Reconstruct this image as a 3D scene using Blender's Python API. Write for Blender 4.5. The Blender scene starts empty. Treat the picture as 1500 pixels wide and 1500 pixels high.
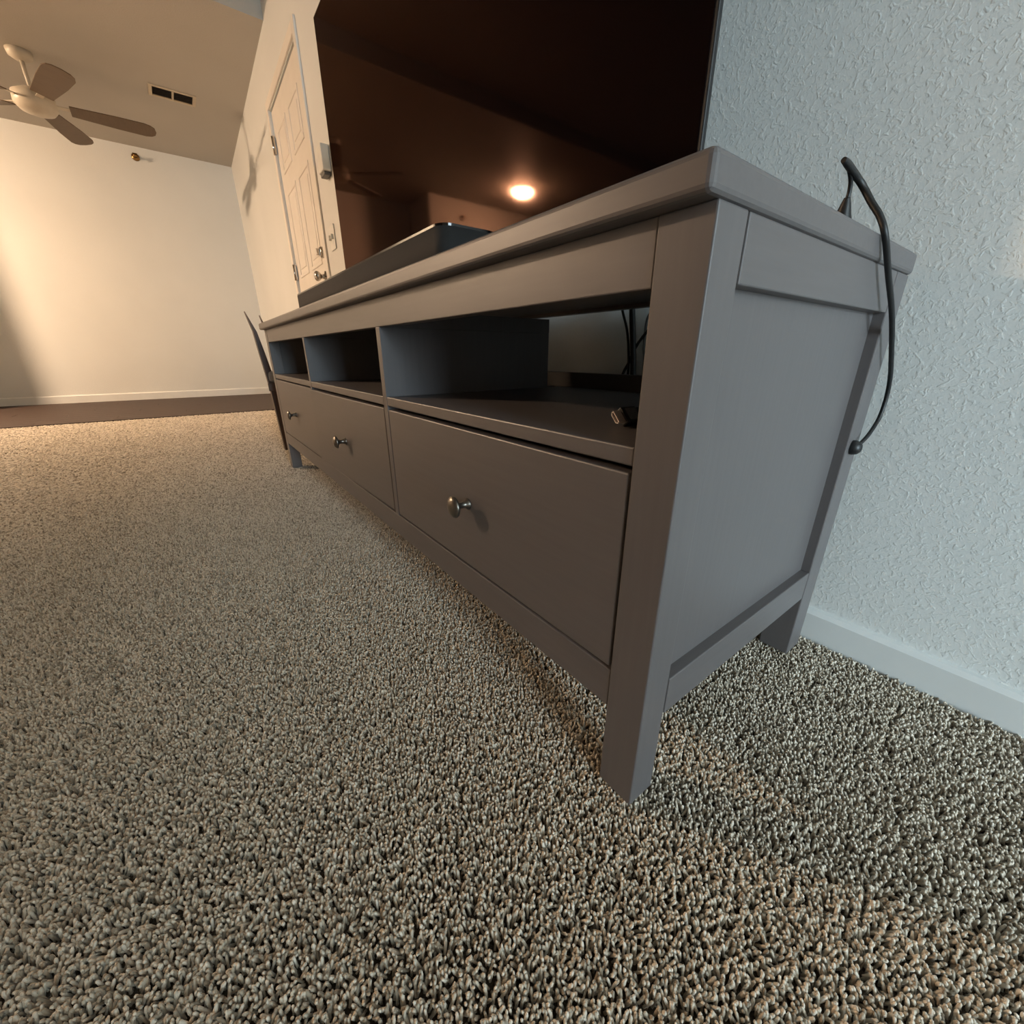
import bpy, bmesh, math, random
from mathutils import Vector, Matrix
random.seed(7)
sc = bpy.context.scene
col = sc.collection
R = math.radians

# ---------------------------------------------------------------- camera
cam_d = bpy.data.cameras.new('camera')
cam = bpy.data.objects.new('camera', cam_d)
col.objects.link(cam)
FPX = 602.15
cam_d.sensor_fit = 'HORIZONTAL'
cam_d.sensor_width = 36.0
cam_d.lens = 36.0 * FPX / 1500.0
cam_d.clip_start = 0.01
CAM = Vector((0.16506, -0.28272, 0.45832))
def cam_axes(yaw, pitch, roll):
    f = Vector((math.sin(yaw) * math.cos(pitch), math.cos(yaw) * math.cos(pitch), math.sin(pitch)))
    r = Vector((math.cos(yaw), -math.sin(yaw), 0))
    u = r.cross(f)
    return (math.cos(roll) * r + math.sin(roll) * u, -math.sin(roll) * r + math.cos(roll) * u, f)
cr_, cu_, cf_ = cam_axes(R(-53.0472), R(-21.0222), R(-0.0882))
m3 = Matrix((cr_, cu_, -cf_)).transposed()
cam.matrix_world = Matrix.Translation(CAM) @ m3.to_4x4()
sc.camera = cam

# ---------------------------------------------------------------- world, daylight, exposure
w = bpy.data.worlds.new('sky'); sc.world = w
w.use_nodes = True
bg = w.node_tree.nodes['Background']
bg.inputs[0].default_value = (0.62, 0.80, 1.0, 1)
bg.inputs[1].default_value = 1.0

WIN_X, WIN_Y0, WIN_Y1, WIN_Z0, WIN_Z1 = 4.60, -2.25, -0.25, 0.30, 2.05   # daylight window in the right-hand wall
ld = bpy.data.lights.new('daylight', 'AREA')
ld.shape = 'RECTANGLE'; ld.size = WIN_Y1 - WIN_Y0; ld.size_y = WIN_Z1 - WIN_Z0
ld.energy = 370.0; ld.color = (0.70, 0.89, 1.0)
lo = bpy.data.objects.new('daylight', ld); col.objects.link(lo)
lo.location = (WIN_X + 0.02, (WIN_Y0 + WIN_Y1) / 2, (WIN_Z0 + WIN_Z1) / 2)
lo.rotation_euler = (0, R(90), 0)          # shines along -x
lo.rotation_euler = (R(90), 0, R(90))

LAMP_STRENGTH = 1500.0
sc.view_settings.view_transform = 'Standard'
sc.view_settings.look = 'None'
sc.view_settings.gamma = 1.0
sc.view_settings.use_curve_mapping = False
sc.view_settings.exposure = 0.0

# ---------------------------------------------------------------- helpers
def tag(o, label=None, cat=None, group=None, kind=None):
    if label: o['label'] = label
    if cat: o['category'] = cat
    if group: o['group'] = group
    if kind: o['kind'] = kind
    return o

def empty(name, loc, rz=0.0):
    o = bpy.data.objects.new(name, None); col.objects.link(o)
    o.empty_display_size = 0.05
    o.location = loc; o.rotation_euler = (0, 0, rz)
    return o

def obj(name, bm, mat, parent=None, smooth=False, loc=None, rot=None, shift=None):
    """bm is in world coordinates when shift is the root's location, else in local ones"""
    if shift is not None:
        bmesh.ops.translate(bm, verts=bm.verts, vec=-Vector(shift))
    me = bpy.data.meshes.new(name)
    bmesh.ops.recalc_face_normals(bm, faces=bm.faces)
    bm.to_mesh(me); bm.free()
    if isinstance(mat, (list, tuple)):
        for m in mat: me.materials.append(m)
    else:
        me.materials.append(mat)
    if smooth:
        for p in me.polygons: p.use_smooth = True
    o = bpy.data.objects.new(name, me); col.objects.link(o)
    if parent: o.parent = parent
    if loc is not None: o.location = loc
    if rot is not None: o.rotation_euler = rot
    return o

def bx(bm, x0, x1, y0, y1, z0, z1, bev=0.0, seg=2, mi=0):
    t = bmesh.new()
    bmesh.ops.create_cube(t, size=1.0)
    for v in t.verts:
        v.co = Vector((x0 if v.co.x < 0 else x1, y0 if v.co.y < 0 else y1, z0 if v.co.z < 0 else z1))
    if bev > 0:
        bmesh.ops.bevel(t, geom=list(t.edges), offset=bev, segments=seg, profile=0.5, affect='EDGES')
    merge(bm, t, mi)
    return bm

def merge(bm, t, mi=0, M=None):
    vm = {}
    for v in t.verts:
        vm[v] = bm.verts.new(M @ v.co if M is not None else v.co)
    for f in t.faces:
        try:
            nf = bm.faces.new([vm[v] for v in f.verts]); nf.material_index = mi; nf.smooth = f.smooth
        except ValueError:
            pass
    t.free()

def box(name, x0, x1, y0, y1, z0, z1, mat, parent=None, bev=0.0, seg=2, shift=None):
    bm = bmesh.new(); bx(bm, x0, x1, y0, y1, z0, z1, bev, seg)
    return obj(name, bm, mat, parent, shift=shift)

def lathe(bm, prof, n=32, M=None):
    """prof: (radius, z) list, revolved about z"""
    rings = []
    for r, z in prof:
        if r < 1e-6:
            p = Vector((0, 0, z)); rings.append([bm.verts.new(M @ p if M else p)])
        else:
            ring = []
            for i in range(n):
                a = 2 * math.pi * i / n
                p = Vector((r * math.cos(a), r * math.sin(a), z))
                ring.append(bm.verts.new(M @ p if M else p))
            rings.append(ring)
    for a, b in zip(rings, rings[1:]):
        if len(a) == 1 and len(b) == 1: continue
        for i in range(n):
            j = (i + 1) % n
            if len(a) == 1: f = [a[0], b[i], b[j]]
            elif len(b) == 1: f = [a[i], b[0], a[j]]
            else: f = [a[i], b[i], b[j], a[j]]
            bm.faces.new(f).smooth = True
    for ring in (rings[0], rings[-1]):
        if len(ring) > 2: bm.faces.new(ring)
    return bm

def catmull(pts, sub=8):
    P = [Vector(p) for p in pts]
    P = [P[0] * 2 - P[1]] + P + [P[-1] * 2 - P[-2]]
    out = []
    for i in range(1, len(P) - 2):
        for k in range(sub):
            t = k / sub
            a, b, c, d = P[i - 1], P[i], P[i + 1], P[i + 2]
            out.append(0.5 * (2 * b + (c - a) * t + (2 * a - 5 * b + 4 * c - d) * t * t + (3 * b - a - 3 * c + d) * t ** 3))
    out.append(P[-2])
    return out

def tube(bm, pts, rad, n=10, sub=8):
    path = catmull(pts, sub)
    up = Vector((0.3, 0.2, 0.93)).normalized()
    prev = None; rings = []
    for i, p in enumerate(path):
        d = (path[min(i + 1, len(path) - 1)] - path[max(i - 1, 0)]).normalized()
        if prev is None:
            s = d.cross(up)
            if s.length < 1e-3: s = d.cross(Vector((1, 0, 0)))
            s.normalize()
        else:
            s = (prev - d * prev.dot(d)).normalized()
        prev = s; t = d.cross(s)
        r = rad(i / (len(path) - 1)) if callable(rad) else rad
        rings.append([bm.verts.new(p + (s * math.cos(2 * math.pi * k / n) + t * math.sin(2 * math.pi * k / n)) * r) for k in range(n)])
    for a, b in zip(rings, rings[1:]):
        for i in range(n):
            j = (i + 1) % n
            bm.faces.new([a[i], a[j], b[j], b[i]]).smooth = True
    bm.faces.new(rings[0]); bm.faces.new(rings[-1])
    return bm

def prism(bm, outline, h0, h1, M=None):
    """outline: list of (x, y); extruded z h0..h1, transformed by M"""
    a = [Vector((x, y, h0)) for x, y in outline]; b = [Vector((x, y, h1)) for x, y in outline]
    if M: a = [M @ v for v in a]; b = [M @ v for v in b]
    va = [bm.verts.new(v) for v in a]; vb = [bm.verts.new(v) for v in b]
    n = len(va)
    bm.faces.new(va); bm.faces.new(vb[::-1])
    for i in range(n):
        j = (i + 1) % n
        bm.faces.new([va[i], vb[i], vb[j], va[j]])
    return bm

# ---------------------------------------------------------------- materials
def srgb(r, g, b):
    f = lambda c: (c / 255 / 12.92) if c / 255 <= 0.04045 else ((c / 255 + 0.055) / 1.055) ** 2.4
    return (f(r), f(g), f(b), 1)

def mat(name, c1, c2=None, rough=0.5, metal=0.0, scale=20.0, stretch=(1, 1, 1), bump=0.0, bscale=None, bdist=0.002, spec=0.5, detail=4.0, sheen=0.0):
    m = bpy.data.materials.new(name); m.use_nodes = True
    nt = m.node_tree; nd = nt.nodes; lk = nt.links
    b = nd['Principled BSDF']
    b.inputs['Roughness'].default_value = rough
    b.inputs['Metallic'].default_value = metal
    b.inputs['Specular IOR Level'].default_value = spec
    if sheen: b.inputs['Sheen Weight'].default_value = sheen
    tc = nd.new('ShaderNodeTexCoord'); mp = nd.new('ShaderNodeMapping')
    mp.inputs['Scale'].default_value = stretch
    lk.new(tc.outputs['Object'], mp.inputs['Vector'])
    nz = nd.new('ShaderNodeTexNoise'); nz.inputs['Scale'].default_value = scale; nz.inputs['Detail'].default_value = detail
    lk.new(mp.outputs[0], nz.inputs['Vector'])
    rp = nd.new('ShaderNodeValToRGB')
    rp.color_ramp.elements[0].position = 0.3; rp.color_ramp.elements[1].position = 0.7
    rp.color_ramp.elements[0].color = c1; rp.color_ramp.elements[1].color = c2 or c1
    lk.new(nz.outputs['Fac'], rp.inputs[0]); lk.new(rp.outputs[0], b.inputs['Base Color'])
    if bump:
        n2 = nd.new('ShaderNodeTexNoise'); n2.inputs['Scale'].default_value = bscale or scale; n2.inputs['Detail'].default_value = 3.0
        lk.new(mp.outputs[0], n2.inputs['Vector'])
        bp = nd.new('ShaderNodeBump'); bp.inputs['Strength'].default_value = bump; bp.inputs['Distance'].default_value = bdist
        lk.new(n2.outputs['Fac'], bp.inputs['Height']); lk.new(bp.outputs[0], b.inputs['Normal'])
    return m

def emit_mat(name, colr, strength):
    m = bpy.data.materials.new(name); m.use_nodes = True
    b = m.node_tree.nodes['Principled BSDF']
    b.inputs['Base Color'].default_value = (0.9, 0.85, 0.75, 1)
    b.inputs['Roughness'].default_value = 0.3
    b.inputs['Emission Color'].default_value = colr
    b.inputs['Emission Strength'].default_value = strength
    return m

M = {}
M['paint'] = mat('grey_brown_stain', srgb(93, 88, 85), srgb(99, 94, 91), rough=0.42, scale=14, stretch=(1, 1, 1), bump=0.10, bscale=900, bdist=0.0006)
# brushed stain: long faint streaks along the boards
def stain(name, stretch):
    return mat(name, srgb(90, 86, 86), srgb(94, 90, 90), rough=0.42, scale=30, stretch=stretch, bump=0.05, bscale=45, bdist=0.0006, detail=6)
M['stain_x'] = stain('grey_brown_stain_lengthwise', (0.35, 6, 6))
M['stain_z'] = stain('grey_brown_stain_upright', (6, 6, 0.35))
M['stain_y'] = stain('grey_brown_stain_across', (6, 0.35, 6))
M['pewter'] = mat('pewter_metal', srgb(120, 114, 106), srgb(104, 99, 92), rough=0.33, metal=0.9, scale=60)
M['black_plastic'] = mat('black_plastic', srgb(20, 20, 21), srgb(26, 26, 27), rough=0.45, scale=60, bump=0.05, bscale=800, bdist=0.0003)
M['black_gloss'] = mat('gloss_black_plastic', srgb(8, 8, 9), srgb(11, 11, 12), rough=0.12, scale=40)
M['black_rubber'] = mat('black_cable_rubber', srgb(15, 15, 16), srgb(20, 20, 21), rough=0.5, scale=80)
M['grey_cable'] = mat('grey_cable_sheath', srgb(92, 92, 92), srgb(70, 70, 70), rough=0.4, scale=300)
M['grille'] = mat('soundbar_cloth', srgb(13, 12, 12), srgb(21, 20, 19), rough=0.85, scale=1400, detail=1, bump=0.3, bscale=1400, bdist=0.0004)
M['screen'] = mat('television_glass', srgb(6, 4, 5), srgb(7, 5, 6), rough=0.6, scale=3, spec=0.0)
nt = M['screen'].node_tree                       # faint warm-tinted anti-glare reflection
fr_ = nt.nodes.new('ShaderNodeFresnel'); fr_.inputs['IOR'].default_value = 1.25
mu_ = nt.nodes.new('ShaderNodeMath'); mu_.operation = 'MULTIPLY'; mu_.inputs[1].default_value = 0.62
gs_ = nt.nodes.new('ShaderNodeBsdfGlossy'); gs_.inputs['Color'].default_value = (1.0, 0.60, 0.46, 1); gs_.inputs['Roughness'].default_value = 0.05
mx_ = nt.nodes.new('ShaderNodeMixShader')
nt.links.new(fr_.outputs[0], mu_.inputs[0]); nt.links.new(mu_.outputs[0], mx_.inputs[0])
nt.links.new(nt.nodes['Principled BSDF'].outputs[0], mx_.inputs[1]); nt.links.new(gs_.outputs[0], mx_.inputs[2])
nt.links.new(mx_.outputs[0], nt.nodes['Material Output'].inputs[0])
M['silver'] = mat('bright_metal', srgb(225, 215, 210), srgb(205, 195, 190), rough=0.35, metal=0.35, scale=100)
M['chrome'] = mat('satin_nickel', srgb(190, 186, 180), srgb(175, 170, 165), rough=0.18, metal=1.0, scale=40)
M['white_trim'] = mat('white_gloss_paint', srgb(222, 224, 222), srgb(214, 216, 214), rough=0.38, scale=8, bump=0.12, bscale=90, bdist=0.001)
M['door_paint'] = mat('white_door_paint', srgb(232, 226, 216), srgb(226, 220, 210), rough=0.4, scale=8, bump=0.05, bscale=120, bdist=0.0005)
M['white_plastic'] = mat('white_plastic', srgb(225, 225, 220), srgb(218, 218, 213), rough=0.4, scale=30)
M['dark_wood'] = mat('dark_brown_wood', srgb(52, 36, 28), srgb(72, 50, 38), rough=0.45, scale=25, stretch=(4, 4, 0.5), bump=0.1, bscale=60, bdist=0.0005)
M['cushion'] = mat('grey_cushion_cloth', srgb(150, 150, 152), srgb(135, 135, 138), rough=0.9, scale=200, bump=0.2, bscale=500, bdist=0.0005)
M['brass'] = mat('brass', srgb(150, 118, 70), srgb(130, 100, 60), rough=0.3, metal=1.0, scale=50)
M['vent_dark'] = mat('vent_dark_metal', srgb(70, 62, 54), srgb(62, 55, 48), rough=0.6, scale=50)  # darker metal of the louvres and the sheet behind them
M['vent_white'] = mat('vent_white_metal', srgb(205, 190, 165), srgb(198, 184, 160), rough=0.45, scale=50)
M['fan_blade'] = mat('fan_blade_wood', srgb(104, 84, 62), srgb(96, 77, 56), rough=0.5, scale=12, stretch=(8, 1, 1))
M['fan_body'] = mat('fan_white_metal', srgb(200, 190, 172), srgb(192, 182, 164), rough=0.4, scale=30)

def plaster(name, c1, c2, bump, bscale, dist):
    """painted drywall with a knock-down texture: smooth ground with raised, flattened islands"""
    m = mat(name, c1, c2, rough=0.62, scale=1.6)
    nt = m.node_tree; nd = nt.nodes; lk = nt.links
    mp = [n for n in nd if n.type == 'MAPPING'][0]
    n1 = nd.new('ShaderNodeTexNoise'); n1.inputs['Scale'].default_value = bscale; n1.inputs['Detail'].default_value = 5; n1.inputs['Roughness'].default_value = 0.55
    n1.inputs['Distortion'].default_value = 0.6
    lk.new(mp.outputs[0], n1.inputs['Vector'])
    r1 = nd.new('ShaderNodeValToRGB'); r1.color_ramp.elements[0].position = 0.50; r1.color_ramp.elements[1].position = 0.64
    lk.new(n1.outputs['Fac'], r1.inputs[0])
    n2 = nd.new('ShaderNodeTexNoise'); n2.inputs['Scale'].default_value = bscale * 2.6; n2.inputs['Detail'].default_value = 3
    lk.new(mp.outputs[0], n2.inputs['Vector'])
    ma = nd.new('ShaderNodeMath'); ma.operation = 'MULTIPLY_ADD'; ma.inputs[1].default_value = 0.35
    lk.new(n2.outputs['Fac'], ma.inputs[0]); lk.new(r1.outputs[0], ma.inputs[2])
    bp = nd.new('ShaderNodeBump'); bp.inputs['Strength'].default_value = bump; bp.inputs['Distance'].default_value = dist
    lk.new(ma.outputs[0], bp.inputs['Height']); lk.new(bp.outputs[0], nd['Principled BSDF'].inputs['Normal'])
    return m
M['wall_low_bounce'] = plaster('low_bounce_taupe_plaster', srgb(96, 88, 80), srgb(92, 84, 76), 0.45, 85, 0.0016)  # for the unseen front wall, made dark to cut bounce light
M['wall'] = plaster('white_knockdown_plaster', srgb(220, 222, 219), srgb(214, 216, 213), 0.36, 150, 0.0009)
M['ceiling'] = plaster('ceiling_plaster', srgb(188, 182, 172), srgb(182, 176, 166), 0.35, 110, 0.001)

# carpet: twisted yarn tufts, each its own shade of beige, grey or brown
def carpet_mat(name, per_instance):
    m = bpy.data.materials.new(name); m.use_nodes = True
    nt = m.node_tree; nd = nt.nodes; lk = nt.links
    b = nd['Principled BSDF']; b.inputs['Roughness'].default_value = 0.9; b.inputs['Specular IOR Level'].default_value = 0.15
    b.inputs['Sheen Weight'].default_value = 0.6; b.inputs['Sheen Roughness'].default_value = 0.45; b.inputs['Sheen Tint'].default_value = (0.95, 0.9, 0.82, 1)
    rp = nd.new('ShaderNodeValToRGB'); e = rp.color_ramp.elements
    e[0].position = 0.0; e[0].color = srgb(140, 128, 111)
    e[1].position = 1.0; e[1].color = srgb(228, 219, 204)
    k = rp.color_ramp.elements.new(0.35); k.color = srgb(192, 181, 163)
    k = rp.color_ramp.elements.new(0.7); k.color = srgb(216, 206, 189)
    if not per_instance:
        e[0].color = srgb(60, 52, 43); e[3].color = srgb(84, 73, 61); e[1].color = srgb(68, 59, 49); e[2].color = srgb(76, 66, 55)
    if per_instance:
        oi = nd.new('ShaderNodeObjectInfo'); lk.new(oi.outputs['Random'], rp.inputs[0])
    else:
        tc = nd.new('ShaderNodeTexCoord'); nz = nd.new('ShaderNodeTexNoise'); nz.inputs['Scale'].default_value = 160; nz.inputs['Detail'].default_value = 2
        lk.new(tc.outputs['Object'], nz.inputs['Vector']); lk.new(nz.outputs['Fac'], rp.inputs[0])
        bp = nd.new('ShaderNodeBump'); bp.inputs['Strength'].default_value = 1; bp.inputs['Distance'].default_value = 0.006
        lk.new(nz.outputs['Fac'], bp.inputs['Height']); lk.new(bp.outputs[0], b.inputs['Normal'])
    lk.new(rp.outputs[0], b.inputs['Base Color'])
    return m
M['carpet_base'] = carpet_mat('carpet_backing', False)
M['tuft'] = carpet_mat('carpet_yarn', True)
M['plank'] = mat('brown_vinyl_plank', srgb(47, 34, 27), srgb(64, 47, 37), rough=0.6, scale=9, stretch=(8, 0.8, 1), bump=0.05, bscale=40)
M['plank_base'] = mat('floor_joint_dark', srgb(50, 38, 30), srgb(56, 42, 33), rough=0.7, scale=20)

# ---------------------------------------------------------------- the room
SLOPE = 0.015                                  # the cabinet stands a hair out of square with the back wall
def wall_y(x): return 0.4935 - SLOPE * x
WROT = -math.atan(SLOPE)
XL, XR, YF = -5.95, WIN_X, -5.0                 # far-left wall, right wall, wall behind the camera
ZC = 2.32; ZC2 = 2.44                         # ceiling over the entry / raised over the living room by a made-up step
XSTEP = -3.40; XWOOD = -4.10  # made-up step: its upright face stands in for a cooler-lit ceiling patch
HALLX, HALLY = -5.36, -2.02                    # the wall that juts out beside the entry

# back wall: box in wall-local coordinates (x along, -y out of the wall), with an opening for the door
DX0, DX1, DZ = -3.63, -2.765, 1.975
bm = bmesh.new()
bx(bm, DX1, XR + 0.2, 0, 0.12, -0.03, 2.5)
bx(bm, XL - 0.2, DX0, 0, 0.12, -0.03, 2.5)
bx(bm, DX0, DX1, 0, 0.12, DZ, 2.5)
wb = tag(obj('wall_back', bm, M['wall'], loc=(0, 0.4935, 0), rot=(0, 0, WROT)), kind='structure')
wl = tag(box('wall_left', XL - 0.12, XL, HALLY - 0.1, 0.75, -0.03, 2.5, M['wall']), kind='structure')
bm = bmesh.new(); bx(bm, HALLX - 0.7, HALLX, YF, HALLY, -0.03, 2.5)
tag(obj('wall_hall', bm, M['wall']), kind='structure')
tag(box('wall_front', XL - 0.1, XR + 0.2, YF - 0.12, YF, -0.03, 2.5, M['wall_low_bounce']), kind='structure')
bm = bmesh.new()
bx(bm, XR, XR + 0.12, YF, WIN_Y0, -0.03, 2.5); bx(bm, XR, XR + 0.12, WIN_Y1, 0.6, -0.03, 2.5)
bx(bm, XR, XR + 0.12, WIN_Y0, WIN_Y1, -0.03, WIN_Z0); bx(bm, XR, XR + 0.12, WIN_Y0, WIN_Y1, WIN_Z1, 2.5)
tag(obj('wall_right', bm, M['wall']), kind='structure')
bm = bmesh.new()
bx(bm, XL - 0.1, XSTEP, YF, 0.75, ZC, 2.5); bx(bm, XSTEP, XR + 0.1, YF, 0.75, ZC2, 2.5)
tag(obj('ceiling', bm, M['ceiling']), kind='structure')

# added unseen partition that keeps daylight off the front carpet, open beside the cabinet
PX, PY = 1.55, -0.43
tag(box('wall_daylight_block', PX, PX + .12, YF, PY, -0.03, 2.5, M['wall']), kind='structure')
# window in the right-hand wall (behind and to the right of the camera)
wr = tag(empty('window_1', (XR + 0.06, (WIN_Y0 + WIN_Y1) / 2, WIN_Z0)), kind='structure')
hw = (WIN_Y1 - WIN_Y0) / 2; hh = WIN_Z1 - WIN_Z0
for nm, a in (('window_frame', (-hw, -hw + .05, 0, hh)), ('window_frame', (hw - .05, hw, 0, hh)), ('window_frame', (-hw + .05, hw - .05, 0, .05)),
              ('window_frame', (-hw + .05, hw - .05, hh - .05, hh)), ('window_mullion', (-.025, .025, .05, hh - .05))):
    bm = bmesh.new(); bx(bm, -.03 + .06, .03 + .02, a[0], a[1], a[2], a[3], .004)
    obj(nm, bm, M['white_trim'], wr)
gl = bpy.data.materials.new('window_glass'); gl.use_nodes = True
gb = gl.node_tree.nodes['Principled BSDF']; gb.inputs['Transmission Weight'].default_value = 1.0; gb.inputs['Roughness'].default_value = 0.0; gb.inputs['IOR'].default_value = 1.1
for s in (-1, 1):
    bm = bmesh.new(); bx(bm, .036, .042, min(s * .025, s * (hw - .05)), max(s * .025, s * (hw - .05)), .05, hh - .05)
    obj('window_pane', bm, gl, wr)

# floor: carpet backing up to the vinyl of the entry
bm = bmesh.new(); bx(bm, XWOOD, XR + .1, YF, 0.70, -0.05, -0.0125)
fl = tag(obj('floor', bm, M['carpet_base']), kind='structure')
wf = tag(box('floor_entry', XL - .1, XWOOD, YF, 0.75, -0.05, -0.006, M['plank_base']), kind='structure')
pw = 0.152
nrow = int((XWOOD - XL) / pw) + 1
bmp = bmesh.new(); bx(bmp, 0, pw - .002, 0, 1.218, -0.006, 0.0, 0.0008, 1)
pl0 = obj('plank', bmp, M['plank'], wf)
first = True
for i in range(nrow):
    y = -4.9 + (i * 0.437) % 1.2 - 1.2
    while y < 0.55:
        y0, y1 = max(y, YF), min(y + 1.218, wall_y(-5.0) - .006)
        if y1 - y0 > 0.08:
            if first: o = pl0; first = False
            else:
                o = pl0.copy(); col.objects.link(o)
            o.location = (XWOOD - (i + 1) * pw, y0, 0.0); o.scale.y = (y1 - y0) / 1.218
        y += 1.22
tag(box('trim_1', XWOOD - .012, XWOOD + .012, YF, 0.553, -0.008, 0.004, M['plank_base'], bev=.003), kind='structure')

# carpet pile: one tuft of twisted yarn, scattered with geometry nodes over the backing
def tuft_mesh():
    bm = bmesh.new()
    n = 5
    prof = [(0.8, 0.0), (1.0, 0.4), (1.1, 0.70), (0.9, 0.90), (0.5, 0.98)]
    rings = []
    for k, (r, z) in enumerate(prof):
        a0 = k * 0.5
        rings.append([bm.verts.new((r * 0.00170 * math.cos(a0 + 2 * math.pi * i / n) * (1.15 if i % 2 else 0.85), r * 0.00170 * math.sin(a0 + 2 * math.pi * i / n), z * 0.0125)) for i in range(n)])
    tip = bm.verts.new((0.0002, 0, 0.0126))
    for a, b in zip(rings, rings[1:]):
        for i in range(n):
            j = (i + 1) % n
            bm.faces.new([a[i], a[j], b[j], b[i]]).smooth = True
    for i in range(n):
        bm.faces.new([rings[-1][i], rings[-1][(i + 1) % n], tip]).smooth = True
    me = bpy.data.meshes.new('carpet_tuft'); bm.to_mesh(me); bm.free()
    me.materials.append(M['tuft'])
    return me
tuft_ob = bpy.data.objects.new('carpet_tuft', tuft_mesh())      # instance source only, not linked to the scene

SP = 0.0037                                     # tuft spacing
LODC = (-0.1, -0.30)
def carpet_nodes():
    ng = bpy.data.node_groups.new('carpet_pile', 'GeometryNodeTree')
    ng.interface.new_socket('Geometry', in_out='INPUT', socket_type='NodeSocketGeometry')
    ng.interface.new_socket('Geometry', in_out='OUTPUT', socket_type='NodeSocketGeometry')
    N = ng.nodes.new; L = ng.links.new
    gi = N('NodeGroupInput'); go = N('NodeGroupOutput')
    pos = N('GeometryNodeInputPosition')
    oi = N('GeometryNodeObjectInfo'); oi.inputs['Object'].default_value = tuft_ob
    ip = N('GeometryNodeInstanceOnPoints'); L(gi.outputs[0], ip.inputs['Points']); L(oi.outputs['Geometry'], ip.inputs['Instance'])
    # the nap leans one way here and another way there (footprints, vacuum tracks), each tuft a little differently
    nz = N('ShaderNodeTexNoise'); nz.inputs['Scale'].default_value = 4.0; nz.inputs['Detail'].default_value = 4.0
    L(pos.outputs[0], nz.inputs['Vector'])
    sub = N('ShaderNodeVectorMath'); sub.operation = 'SUBTRACT'; sub.inputs[1].default_value = (.5, .5, .5); L(nz.outputs['Color'], sub.inputs[0])
    scl = N('ShaderNodeVectorMath'); scl.operation = 'MULTIPLY'; scl.inputs[1].default_value = (2.2, 2.2, 0.0); L(sub.outputs[0], scl.inputs[0])
    rv = N('FunctionNodeRandomValue'); rv.data_type = 'FLOAT_VECTOR'
    rv.inputs[0].default_value = (-0.5, -0.5, -3.14); rv.inputs[1].default_value = (0.5, 0.5, 3.14)
    ad = N('ShaderNodeVectorMath'); ad.operation = 'ADD'; L(scl.outputs[0], ad.inputs[0]); L(rv.outputs[0], ad.inputs[1])
    L(ad.outputs[0], ip.inputs['Rotation'])
    # thickness follows the stored spread: spacing, slimmed nearby for a shaded look
    na = N('GeometryNodeInputNamedAttribute'); na.data_type = 'FLOAT'; na.inputs['Name'].default_value = 'spread'
    rs = N('FunctionNodeRandomValue'); rs.data_type = 'FLOAT'; rs.inputs[2].default_value = 0.85; rs.inputs[3].default_value = 1.15
    ml = N('ShaderNodeMath'); ml.operation = 'MULTIPLY'; L(na.outputs[0], ml.inputs[0]); L(rs.outputs[1], ml.inputs[1])
    rh = N('FunctionNodeRandomValue'); rh.data_type = 'FLOAT'; rh.inputs[2].default_value = 0.88; rh.inputs[3].default_value = 1.06; rh.inputs['Seed'].default_value = 5
    cx = N('ShaderNodeCombineXYZ'); L(ml.outputs[0], cx.inputs[0]); L(ml.outputs[0], cx.inputs[1]); L(rh.outputs[1], cx.inputs[2])
    L(cx.outputs[0], ip.inputs['Scale'])
    L(ip.outputs[0], go.inputs[0])
    return ng

def carpet_points():
    rnd = random.random
    pts, spr = [], []
    def inside(x, y):
        return XWOOD + .016 < x < XR - .02 and YF + .02 < y < wall_y(x) - .016
    def add(x, y, k):
        if not inside(x, y): return
        kk = k * (.86 + .36 * min(1, max(0, (k - 1) / .8)))  # close tufts slimmed so the darker gaps put shade into the foreground
        pts.append((x + (rnd() - .5) * SP * k * .8, y + (rnd() - .5) * SP * k * .8, -0.0125)); spr.append(kk)
    R0 = 1.0                                     # full density close by, thinner and thicker-set farther off
    n = int(R0 / SP) + 1
    for a in range(-n, n + 1):
        for b in range(-n, n + 1):
            x, y = a * SP + (b % 2) * SP / 2, b * SP * .866
            if x * x + y * y < R0 * R0: add(LODC[0] + x, LODC[1] + y, 1.0)
    r = R0
    while r < 6.6:
        k = r ** 0.9
        m = int(2 * math.pi * r / (SP * k)); ph = rnd()
        for i in range(m):
            t = 2 * math.pi * (i + ph) / m
            x, y = LODC[0] + r * math.cos(t), LODC[1] + r * math.sin(t)
            if x > .9 and (i % 4): continue
            add(x, y, k * (2 if x > .9 else 1) )
        r += SP * k * .866
    return pts, spr
cpts, cspr = carpet_points()
me = bpy.data.meshes.new('carpet_pile'); me.from_pydata(cpts, [], [])
at_ = me.attributes.new('spread', 'FLOAT', 'POINT'); at_.data.foreach_set('value', cspr)
me.materials.append(M['tuft'])
cp = bpy.data.objects.new('carpet_pile', me); col.objects.link(cp); cp.parent = fl
tag(cp, kind='stuff')
md = cp.modifiers.new('pile', 'NODES'); md.node_group = carpet_nodes()

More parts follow.
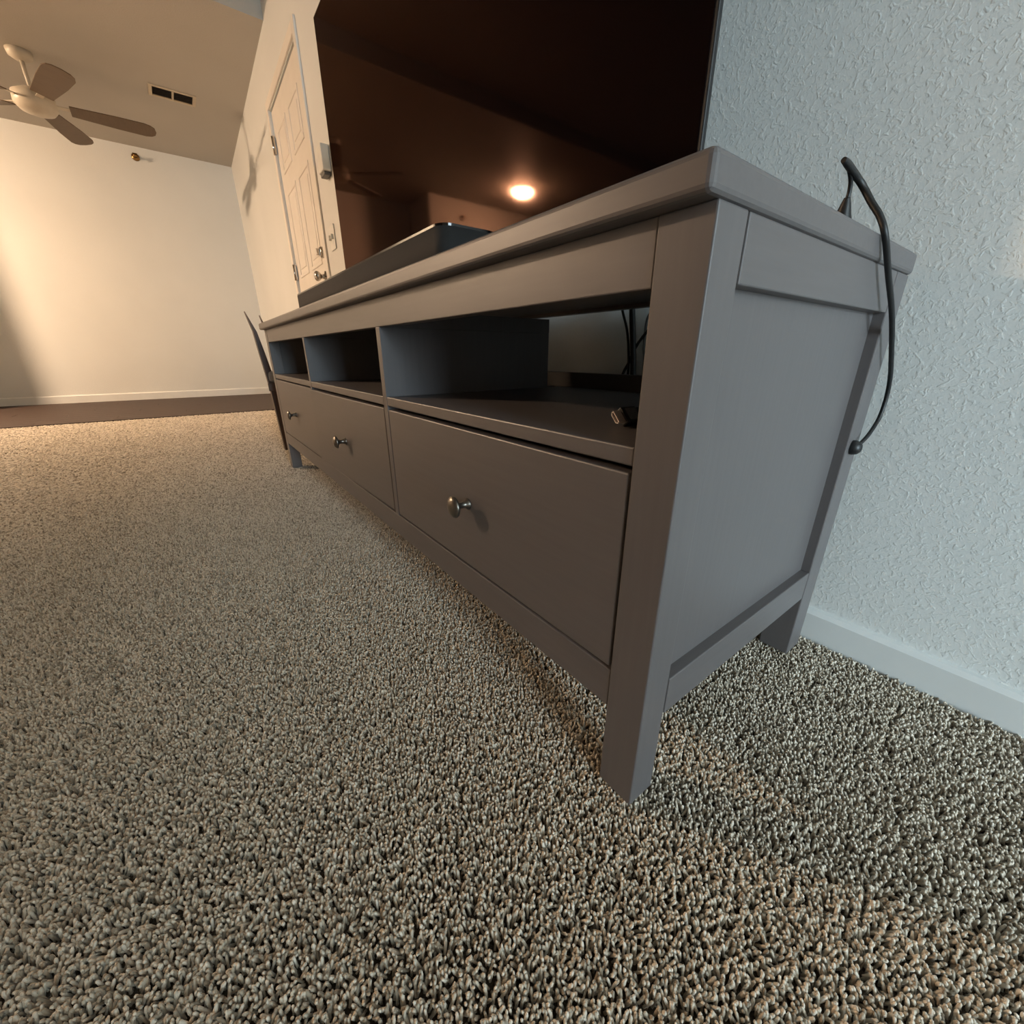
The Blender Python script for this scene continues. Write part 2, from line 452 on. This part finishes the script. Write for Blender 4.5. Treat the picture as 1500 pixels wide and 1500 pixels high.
# baseboards
def baseboard(name, x0, x1, h, t, loc, rz):
    bm = bmesh.new()
    prof = [(0, -0.01), (-t, -0.01), (-t, h - .008), (-t + .005, h - .001), (0, h)]
    a = [bm.verts.new((x0, y, z)) for y, z in prof]; b = [bm.verts.new((x1, y, z)) for y, z in prof]
    bm.faces.new(a); bm.faces.new(b[::-1])
    for i in range(len(prof)):
        j = (i + 1) % len(prof); bm.faces.new([a[i], b[i], b[j], a[j]])
    return tag(obj(name, bm, M['white_trim'], loc=loc, rot=(0, 0, rz)), kind='structure')
baseboard('baseboard_back', DX1 + .062, XR, 0.051, 0.0125, (0, 0.4935, 0), WROT)
baseboard('baseboard_back', XL, DX0 - .062, 0.075, 0.0125, (0, 0.4935, 0), WROT)
baseboard('baseboard_left', HALLY, 0.57, 0.075, 0.012, (XL, 0, 0), R(90))
baseboard('baseboard_hall', YF, HALLY, 0.075, 0.012, (HALLX, 0, 0), R(90))
baseboard('baseboard_right', -0.45, -YF, 0.051, 0.0125, (XR, 0, 0), R(-90))
baseboard('baseboard_front', -PX, 5.3, 0.051, 0.0125, (0, YF, 0), R(180))

# entry door in the back wall: six raised panels, hinges on the left, knob and deadbolt on the right
door = tag(empty('door_1', (0, 0.4935, 0), WROT), kind='structure')
bm = bmesh.new(); bx(bm, DX0 + .004, DX1 - .004, 0.006, 0.045, 0.008, DZ - .006, 0.002, 1)
slab = obj('door_slab', bm, M['door_paint'], door)
dw = DX1 - DX0
cols = ((DX0 + .11, DX0 + dw / 2 - .045), (DX0 + dw / 2 + .045, DX1 - .11))
for z0, z1 in ((0.22, 0.80), (0.98, 1.50), (1.60, 1.84)):
    for x0, x1 in cols:
        bm = bmesh.new()     # moulded frame around the panel, proud of the slab
        for a in ((x0, x1, z0, z0 + .022), (x0, x1, z1 - .022, z1), (x0, x0 + .022, z0 + .022, z1 - .022), (x1 - .022, x1, z0 + .022, z1 - .022)):
            bx(bm, a[0], a[1], 0.0012, 0.010, a[2], a[3], 0.004, 2)
        obj('panel_moulding', bm, M['door_paint'], slab)
        bm = bmesh.new(); bx(bm, x0 + .05, x1 - .05, 0.0025, 0.012, z0 + .05, z1 - .05, 0.0035, 2)
        obj('raised_panel', bm, M['door_paint'], slab)
for nm, a in (('casing', (DX0 - .058, DX0 - .006, 0.0, DZ + .056)), ('casing', (DX1 + .006, DX1 + .058, 0.0, DZ + .056)), ('casing', (DX0 - .006, DX1 + .006, DZ + .006, DZ + .056))):
    bm = bmesh.new(); bx(bm, a[0], a[1], -0.012, 0.0, a[2], a[3], 0.003, 2)
    obj(nm, bm, M['door_paint'], door)
for z in (1.79, 1.03, 0.25):
    bm = bmesh.new()
    bx(bm, DX0 - .020, DX0 + .020, -0.0135, -0.0005, z - .05, z + .05, 0.001, 1)
    lathe(bm, [(0.006, -.052), (0.006, .052)], 12, Matrix.Translation((DX0, -.014, z)))
    obj('hinge', bm, M['chrome'], door)
RX = Matrix.Rotation(R(90), 4, 'X')            # z axis -> -y
bm = bmesh.new()
lathe(bm, [(0.0, 0), (0.032, 0), (0.032, .006), (0.014, .010), (0.012, .03), (0.020, .036), (0.028, .048), (0.028, .058), (0.018, .068), (0, .070)], 24, Matrix.Translation((DX1 - .07, 0.006, 0.905)) @ RX)
obj('door_knob', bm, M['chrome'], door)
bm = bmesh.new()
lathe(bm, [(0.0, 0), (0.030, 0), (0.030, .012), (0.024, .018), (0, .018)], 24, Matrix.Translation((DX1 - .07, 0.006, 1.035)) @ RX)
bx(bm, DX1 - .075, DX1 - .065, -0.034, -0.010, 1.018, 1.052, .002)
obj('deadbolt', bm, M['chrome'], door)
bm = bmesh.new(); bx(bm, DX0 - .05, DX1 + .05, 0.06, 0.10, -0.02, DZ + .05)
obj('door_backing', bm, M['plank_base'], door)

# ---------------------------------------------------------------- flush ceiling lamp by the entry (its reflection shows in the screen)
LX, LY = -4.56, -2.86
lamp = tag(empty('ceiling_lamp', (LX, LY, ZC)), 'round flush ceiling lamp with a lit frosted glass dome', 'lamp')
bm = bmesh.new(); lathe(bm, [(0.0, 0), (0.140, 0), (0.140, -.012), (0.132, -.026), (0.112, -.028)], 40)
obj('lamp_base', bm, M['brass'], lamp)
bm = bmesh.new(); lathe(bm, [(0.118, -.026), (0.116, -.045), (0.102, -.066), (0.074, -.082), (0.037, -.091), (0.0, -.094)], 40)
obj('glass_dome', bm, emit_mat('lit_frosted_glass', (1.0, 0.69, 0.45, 1), LAMP_STRENGTH), lamp)

# ---------------------------------------------------------------- TV cabinet
B0 = Vector((-0.9124, 0.22, 0.0))
tv = tag(empty('tv_cabinet', B0), 'long grey-brown stained wooden TV cabinet with three open bays above three drawers', 'cabinet')
def part(name, x0, x1, y0, y1, z0, z1, m, bev=0.0012, seg=2, parent=None):
    return box(name, x0, x1, y0, y1, z0, z1, M[m], parent or tv, bev, seg, shift=B0)
LB = 1.8248; WF = 0.0429; WS = 0.0383; YR = 0.4476; WR = 0.0463
ZT0 = 0.5472; H = 0.57
part('cabinet_top', -LB - .003, 0.003, -0.0157, 0.4480, ZT0, H, 'stain_x', 0.0045, 3)
for x0, x1 in ((-WF, 0.0), (-LB, -LB + WF)):
    part('leg', x0, x1, 0.0, WS, 0.0, ZT0, 'stain_z', 0.0014)
    part('leg', x0, x1, YR - WR, YR, 0.0, ZT0, 'stain_z', 0.0014)
xi0, xi1 = -LB + WF, -WF
part('front_rail', xi0, xi1, 0.0008, 0.020, 0.5024, ZT0, 'stain_x')
part('bottom_rail', xi0, xi1, 0.0006, 0.020, 0.1071, 0.1535, 'stain_x')
DIV = ((-0.610, -0.592), (-1.194, -1.176))
for x0, x1 in DIV:
    part('divider', x0, x1, 0.0006, 0.392, 0.1535, 0.5024, 'stain_z', 0.001)
    part('divider_top', x0, x1, 0.020, 0.392, 0.5024, 0.5300, 'stain_z', 0.0)
bays = ((DIV[0][1], xi1), (DIV[1][1], DIV[0][0]), (xi0, DIV[1][0]))
for x0, x1 in bays:
    part('shelf', x0, x1, 0.001, 0.432, 0.3694, 0.3857, 'stain_x', 0.0016)
part('bottom_board', xi0, xi1, 0.020, 0.432, 0.130, 0.146, 'stain_x', 0.0)
part('back_rail', xi0, xi1, 0.432, 0.446, 0.372, 0.4185, 'stain_x')
part('back_panel', xi0, xi1, 0.436, 0.442, 0.108, 0.372, 'stain_x', 0.0)
part('top_back_rail', xi0, xi1, 0.425, 0.444, 0.540, ZT0, 'stain_x', 0.0)
for s, xo in ((1, 0.0), (-1, -LB)):
    def span(a, b):
        p, q = xo - s * a, xo - s * b
        return (min(p, q), max(p, q))
    x0, x1 = span(0.0006, 0.030); part('side_rail', x0, x1, WS + .0030, YR - WR - .0010, 0.5037, ZT0, 'stain_y')
    x0, x1 = span(0.0006, 0.030); part('side_rail', x0, x1, WS + .0030, YR - WR - .0010, 0.1053, 0.1508, 'stain_y')
    x0, x1 = span(0.0125, 0.027); part('side_panel', x0, x1, WS - .005, YR - WR + .005, 0.146, 0.508, 'stain_z', 0.0)

def knob_mesh(p):
    bm = bmesh.new()
    K = Matrix.Translation(Vector(p)) @ RX
    lathe(bm, [(0.0, -.002), (0.0085, -.002), (0.0085, .0015), (0.0058, .004), (0.0045, .010), (0.0050, .016), (0.0090, .0195), (0.0150, .0212), (0.0158, .0232), (0.0140, .0262), (0.0095, .0287), (0.0045, .0298), (0, .030)], 28, K)
    return bm
GAP = 0.003
# the middle drawer is not pushed home: its left end stands a few millimetres proud
fronts = ((bays[0], 0.0008, 0.0008, 0.3630, GAP), (bays[1], -0.0062, 0.0022, 0.3635, 0.0065), (bays[2], 0.0004, 0.0004, 0.3655, GAP))
for (x0, x1), yl, yr, ztop, gr in fronts:
    bm = bmesh.new(); bx(bm, x0 + .002, x1 - gr, 0.0, 0.018, 0.1570, ztop, 0.0016, 2)
    for v in bm.verts: v.co.y += yl + (yr - yl) * (v.co.x - x0) / (x1 - x0)
    d = obj('drawer', bm, M['stain_x'], tv, shift=B0)
    yf = (yl + yr) / 2
    c = Vector(((x0 + x1) / 2, yf, 0.2575)); yf += .005
    obj('knob', knob_mesh(c), M['pewter'], d, shift=B0)
    bm = bmesh.new()        # drawer box behind the front
    bx(bm, x0 + .012, x0 + .024, yf + .018, 0.40, 0.170, 0.330); bx(bm, x1 - .024, x1 - .012, yf + .018, 0.40, 0.170, 0.330)
    bx(bm, x0 + .024, x1 - .024, 0.388, 0.40, 0.170, 0.330); bx(bm, x0 + .024, x1 - .024, yf + .018, 0.388, 0.170, 0.178)
    obj('drawer_box', bm, M['paint'], d, shift=B0)

# ---------------------------------------------------------------- television on the cabinet
TY = 0.29
TX0, TX1, TZ0, TZ1 = -1.650, -0.2045, 0.6350, 1.4650
T0 = Vector(((TX0 + TX1) / 2, TY + .02, H))
te = tag(empty('television', T0), 'large black flat-screen television standing on the cabinet, switched off', 'television')
bm = bmesh.new(); bx(bm, TX0, TX1, TY, TY + .009, TZ0, TZ1, .002, 2)
obj('tv_bezel', bm, M['black_plastic'], te, shift=T0)
bm = bmesh.new(); bx(bm, TX0 + .005, TX1 - .005, TY - .0012, TY + .001, TZ0 + .012, TZ1 - .005, .0006, 1)
obj('screen', bm, M['screen'], te, shift=T0)
bm = bmesh.new(); bx(bm, TX0 + .25, TX1 - .25, TY + .009, TY + .060, TZ0 + .02, TZ1 - .30, .012, 3)
obj('rear_housing', bm, M['black_plastic'], te, shift=T0)
for fx in (TX0 + .22, TX1 - .22):
    bm = bmesh.new()
    bx(bm, fx - .012, fx + .012, TY + .004, TY + .022, H + .006, TZ0 + .01, .002)
    bx(bm, fx - .012, fx + .012, TY - .11, TY + .15, H + .0002, H + .008, .002)
    obj('foot', bm, M['black_plastic'], te, shift=T0)

# ---------------------------------------------------------------- soundbar in front of the television
SX0, SX1, SY0, SY1, SZ1 = -1.425, -0.448, 0.0520, 0.1560, 0.6350
S0 = Vector(((SX0 + SX1) / 2, (SY0 + SY1) / 2, H))
sb = tag(empty('soundbar', S0), 'long black soundbar with rounded ends lying in front of the television', 'soundbar')
def rrect(x0, x1, y0, y1, r, n=8):
    out = []
    for cx, cy, a0 in ((x1 - r, y1 - r, 0), (x0 + r, y1 - r, 90), (x0 + r, y0 + r, 180), (x1 - r, y0 + r, 270)):
        for k in range(n + 1):
            a = R(a0 + 90 * k / n); out.append((cx + r * math.cos(a), cy + r * math.sin(a)))
    return out
bm = bmesh.new(); prism(bm, rrect(SX0, SX1, SY0, SY1, .022), H + .004, SZ1 - .0035)
o = obj('grille', bm, M['grille'], sb, shift=S0)
for p in o.data.polygons:
    if abs(p.normal.z) < .5: p.use_smooth = True
bm = bmesh.new(); prism(bm, rrect(SX0 + .0006, SX1 - .0006, SY0 + .0006, SY1 - .0006, .022), SZ1 - .0035, SZ1)
obj('top_plate', bm, M['black_gloss'], sb, shift=S0)
bm = bmesh.new(); prism(bm, rrect(SX0 + .01, SX1 - .01, SY0 + .01, SY1 - .01, .015), H + .0003, H + .004)
obj('base_pad', bm, M['black_plastic'], sb, shift=S0)

# ---------------------------------------------------------------- charging cable at the right-hand end
CB = Vector((-0.03, 0.289, H))
cc = tag(empty('charging_cable', CB), 'black cable with an upright plug looping over the cabinet end into a clip', 'cable')
bm = bmesh.new()
tube(bm, [(-.0285, .2505, .6268), (-.0285, .2600, .6262), (-.0270, .2850, .6210), (-.0220, .2950, .6130), (-.0120, .2960, .5980), (-.0010, .2950, .5830), (.0068, .2980, .5650),
          (.0090, .3330, .5350), (.0105, .3790, .5010), (.0110, .4200, .4630), (.0105, .4550, .4300), (.0105, .4680, .4020), (.0105, .4640, .3760), (.0100, .4430, .3570), (.0080, .4290, .3470), (.0060, .4210, .3410)],
     lambda t: 0.0024 + 0.0009 * min(1, t / .08) - 0.0010 * t, 12, 8)
tube(bm, [(-.0310, .2880, .602), (-.0305, .2880, .610), (-.0300, .2820, .619), (-.0288, .2650, .6255)], 0.0020, 10, 8)
obj('cord', bm, M['black_rubber'], cc, shift=CB)
bm = bmesh.new()
tube(bm, [(-.032, .291, .5708), (-.032, .291, .582), (-.032, .290, .590), (-.0315, .289, .598), (-.031, .288, .605)], lambda t: 0.0080 if t < .4 else 0.0080 - 0.0088 * (t - .4), 14, 6)
obj('plug', bm, M['black_plastic'], cc, shift=CB)
bm = bmesh.new()
lathe(bm, [(0, 0), (.0095, 0), (.0100, .003), (.0085, .008), (.005, .011), (0, .012)], 20, Matrix.Translation((0.0, .421, .339)) @ Matrix.Rotation(R(90), 4, 'Y'))
obj('cable_clip', bm, M['black_plastic'], cc, shift=CB)

# ---------------------------------------------------------------- cables hanging behind the right-hand bay
def cable(name, pts, r, m, label):
    bm = bmesh.new(); base = Vector(min(pts, key=lambda q: q[2]))
    tube(bm, pts, r, 10, 8)
    o = obj(name, bm, M[m], shift=base); o.location = base
    return tag(o, label, 'cable', 'cables hanging behind the open bay')
def yz(x, z, y=.464): return (x, y, z)
cable('cable_sleeve', [yz(-.428, .66, .470), yz(-.427, .60, .468), yz(-.424, .546), yz(-.414, .48), yz(-.406, .42), yz(-.400, .30), yz(-.396, .012)], .0062, 'black_rubber', 'thick black cable sleeve hanging straight down behind the open bay')
cable('thin_cable', [yz(-.47, .64, .470), yz(-.462, .58, .470), yz(-.452, .546, .467), yz(-.434, .505, .466), yz(-.425, .465, .466), yz(-.421, .42, .466), yz(-.422, .30, .466), yz(-.425, .010, .466)], .0026, 'black_rubber', 'thin black cable curving down beside the thick sleeve')
cable('thin_cable', [yz(-.330, .575, .474), yz(-.362, .528, .474), yz(-.381, .509, .474), yz(-.410, .476, .4735), yz(-.428, .440, .474), yz(-.440, .418, .474), yz(-.46, .36, .474), yz(-.47, .010, .474)], .0031, 'black_rubber', 'thin black cable slanting across behind the thick sleeve')
cable('twisted_cable', [yz(-.380, .62, .4855), yz(-.392, .545, .4855), yz(-.402, .52, .4855), yz(-.402, .47, .4855), yz(-.396, .42, .4855), yz(-.390, .20, .484), yz(-.388, .075, .484)], .0024, 'grey_cable', 'grey twisted cable hanging nearest the cabinet end')

# ---------------------------------------------------------------- HDMI plug lying on the right-hand shelf
ZS = 0.3857
HP = Vector((-0.127, 0.062, ZS))
hd = tag(empty('video_cable', HP), 'black video cable with a bright metal plug lying on the open shelf', 'cable')
HM = Matrix.Translation((-0.121, 0.068, ZS + .0098)) @ Matrix.Rotation(R(-4), 4, 'Z') @ Matrix.Rotation(R(47), 4, 'Y')
def hdmi_outline(wd, ht):
    a = wd / 2; b = ht / 2
    return [(-a, b), (a, b), (a, -b * .15), (a * .72, -b), (-a * .72, -b), (-a, -b * .15)]
bm = bmesh.new()
o1 = hdmi_outline(.0142, .0048); o2 = hdmi_outline(.0126, .0032)
def put(lst, y): return [bm.verts.new(HM @ Vector((x, y, z))) for x, z in lst]
A, Bv, C, D = put(o1, 0.0), put(o2, 0.0), put(o1, .011), put(o2, .010)
for i in range(6):
    j = (i + 1) % 6
    bm.faces.new([A[i], A[j], Bv[j], Bv[i]]); bm.faces.new([A[j], A[i], C[i], C[j]]); bm.faces.new([Bv[i], Bv[j], D[j], D[i]])
bm.faces.new(D); bm.faces.new(C)
obj('metal_shell', bm, M['silver'], hd, shift=HP)
bm = bmesh.new(); t = bmesh.new(); bx(t, -.0098, .0098, .0100, .0330, -.0050, .0050, .0018, 2); merge(bm, t, 0, HM)
t = bmesh.new(); bx(t, -.0085, .0085, .0325, .0400, -.0042, .0042, .0016, 2); merge(bm, t, 0, HM)
obj('plug_body', bm, M['black_plastic'], hd, shift=HP)
bm = bmesh.new(); t = bmesh.new(); bx(t, -.0070, .0070, .0150, .0300, .0048, .0054, .0002, 1); merge(bm, t, 0, HM)
obj('grip_plate', bm, M['grey_cable'], hd, shift=HP)
bm = bmesh.new()
e0 = HM @ Vector((0, .038, 0)); e1 = HM @ Vector((0, .060, 0))
tube(bm, [e0, e1, (-.075, .17, ZS + .0048), (-.060, .27, ZS + .0042), (-.075, .36, ZS + .0040), (-.12, .405, ZS + .0042), (-.2, .422, ZS + .0042)], .0036, 10, 8)
obj('cord', bm, M['black_rubber'], hd, shift=HP)

# ---------------------------------------------------------------- dark wooden chair beyond the far end of the cabinet
C0 = Vector((-2.20, 0.03, 0.0))
ch = tag(empty('wooden_chair', C0), 'low dark brown wooden chair with swept back posts beyond the far end of the cabinet', 'chair')
CA = math.atan2(0.115, -1.0)
def back_post(px, py, h, name='back_post'):
    bm = bmesh.new()
    prof = [(-.020, 0.0), (.010, 0.0), (.006, .15), (-.004, .32), (-.022, .45), (-.040, .555), (-.072, h), (-.066, h - .03), (-.055, .56), (-.046, .45), (-.032, .30), (-.026, .15)]
    Mx = Matrix.Translation((px, py, 0)) @ Matrix.Rotation(R(90), 4, 'X') if False else None
    a = [bm.verts.new((px - .018, py + y, z)) for y, z in prof]; b = [bm.verts.new((px + .018, py + y, z)) for y, z in prof]
    bm.faces.new(a); bm.faces.new(b[::-1])
    n = len(prof)
    for i in range(n):
        j = (i + 1) % n; bm.faces.new([a[i], b[i], b[j], a[j]])
    return obj(name, bm, M['dark_wood'], ch, shift=C0)
back_post(-2.215, 0.062, .640)
back_post(-2.62, 0.175, .655)
for (ax, ay) in ((-2.14, .385), (-2.51, .475)):
    bm = bmesh.new(); bx(bm, ax - .018, ax + .018, ay - .018, ay + .018, 0.0, .292, .003)
    obj('leg', bm, M['dark_wood'], ch, shift=C0)
def quad_slab(name, pts, z0, z1, m, bev):
    bm = bmesh.new(); prism(bm, pts, z0, z1)
    if bev: bmesh.ops.bevel(bm, geom=list(bm.edges), offset=bev, segments=3, profile=.5, affect='EDGES')
    return obj(name, bm, M[m], ch, shift=C0)
seat = [(-2.18, .020), (-2.115, .405), (-2.53, .500), (-2.61, .120)]
quad_slab('seat', seat, .292, .330, 'dark_wood', .004)
ctr = Vector((sum(p[0] for p in seat) / 4, sum(p[1] for p in seat) / 4))
quad_slab('cushion', [tuple(ctr + (Vector(p) - ctr) * .97) for p in seat], .3305, .384, 'cushion', .018)

# ---------------------------------------------------------------- ceiling fan over the entry
FZ = 2.055; FX, FY = -4.66, -0.70
fan = tag(empty('ceiling_fan', (FX, FY, ZC)), 'ceiling fan with five pale wooden blades on a short rod', 'ceiling fan')
dz = FZ - ZC
bm = bmesh.new(); lathe(bm, [(0, 0), (.065, 0), (.060, -.03), (.03, -.05), (0, -.05)], 28); obj('canopy', bm, M['fan_body'], fan)
bm = bmesh.new(); lathe(bm, [(.012, -.045), (.012, dz + .06)], 16); obj('rod', bm, M['fan_body'], fan)
bm = bmesh.new(); lathe(bm, [(0, dz + .075), (.05, dz + .07), (.105, dz + .04), (.11, dz - .02), (.085, dz - .05), (.04, dz - .065), (0, dz - .068)], 36); obj('motor_housing', bm, M['fan_body'], fan)
bl = [(.17, -.052), (.17, .052), (.42, .070), (.575, .073), (.610, .062), (.632, .040), (.640, 0.0), (.632, -.040), (.610, -.062), (.575, -.073), (.42, -.070)]
bm = bmesh.new(); prism(bm, bl, -.003, .003)
b0 = obj('blade', bm, M['fan_blade'], fan)
bm = bmesh.new(); bx(bm, .085, .22, -.018, .018, .003, .008, .002); bx(bm, .20, .25, -.035, .035, .003, .006, .002)
a0 = obj('blade_arm', bm, M['fan_body'], b0)
for k in range(5):
    if k == 0: b, a = b0, a0
    else:
        b = b0.copy(); col.objects.link(b); a = a0.copy(); col.objects.link(a); a.parent = b
    b.location = (0, 0, dz)
    b.rotation_euler = (R(-11), 0, R(92 + 72 * k))

# ---------------------------------------------------------------- ceiling vent
VX0, VX1, VY0, VY1 = -4.76, -4.585, -0.045, 0.245
ve = tag(empty('ceiling_vent', ((VX0 + VX1) / 2, (VY0 + VY1) / 2, ZC)), 'rectangular white ceiling vent with two dark louvred halves', 'vent')
hx, hy = (VX1 - VX0) / 2, (VY1 - VY0) / 2
bm = bmesh.new()
fr = .022
for a in ((-hx, hx, -hy, -hy + fr), (-hx, hx, hy - fr, hy), (-hx, -hx + fr, -hy + fr, hy - fr), (hx - fr, hx, -hy + fr, hy - fr), (-hx + fr, hx - fr, -.007, .007)):
    bx(bm, a[0], a[1], a[2], a[3], -.008, -.0003, .002, 1)
obj('frame', bm, M['vent_white'], ve)
bm = bmesh.new(); bx(bm, -hx + fr, hx - fr, -hy + fr, hy - fr, -.0012, -.0004); obj('duct_back', bm, M['vent_dark'], ve)
bm = bmesh.new()
t = bmesh.new(); bx(t, -.0085, .0085, -(hy - fr), -.007, -.0006, .0006); merge(bm, t, 0, Matrix.Rotation(R(25), 4, 'Y'))
s0 = obj('slat', bm, M['vent_dark'], ve); first = True
for side in (0, 1):
    for k in range(6):
        if first: s = s0; first = False
        else: s = s0.copy(); col.objects.link(s)
        s.location = (-hx + fr + .012 + k * (2 * (hx - fr) - .024) / 5, 0 if side == 0 else hy - fr + .007, -.0052)

# ---------------------------------------------------------------- wall fittings
def on_wall(x, z): return (x, wall_y(x), z)
bxo = tag(empty('wall_box', on_wall(-2.47, 1.322), WROT), 'white plastic alarm box on the wall above the switch plate', 'wall box')
bm = bmesh.new(); bx(bm, -.045, .045, -.042, -.0005, 0, .11, .006, 3); obj('housing', bm, M['white_plastic'], bxo)
bm = bmesh.new(); bx(bm, -.035, .035, -.036, -.004, -.016, .0005, .003, 2); obj('grey_underside', bm, M['grey_cable'], bxo)  # grey block under the housing
sw = tag(empty('switch_plate', on_wall(-2.555, 1.0), WROT), 'white switch plate with two toggles beside the door knob', 'light switch')
bm = bmesh.new(); bx(bm, -.045, .045, -.007, -.0003, 0, .118, .003, 2); obj('plate', bm, M['white_plastic'], sw)
for x in (-.023, .023):
    bm = bmesh.new(); bx(bm, x - .005, x + .005, -.020, -.006, .048, .072, .002, 2); obj('toggle', bm, M['white_plastic'], sw)

def sprinkler(loc, rz, label):
    sp = tag(empty('sprinkler_head', loc, rz), label, 'sprinkler')
    RY = Matrix.Rotation(R(90), 4, 'Y')
    bm = bmesh.new(); lathe(bm, [(0, .0005), (.032, .0005), (.030, .006), (.014, .010), (0, .010)], 24, RY); obj('escutcheon', bm, M['brass'], sp)
    bm = bmesh.new(); lathe(bm, [(0, .008), (.011, .008), (.011, .03), (.006, .034), (.006, .05), (.016, .052), (.016, .055), (0, .055)], 20, RY)
    bx(bm, .048, .060, -.018, .018, .012, .016, .001, 1)
    obj('nozzle', bm, M['brass'], sp)
    return sp
sprinkler((XL, -0.216, 2.235), 0, 'small brass sprinkler head high on the wall past the ceiling fan')
sprinkler((HALLX, -2.48, 2.125), 0, 'small brass sprinkler head on the wall beside the ceiling lamp')
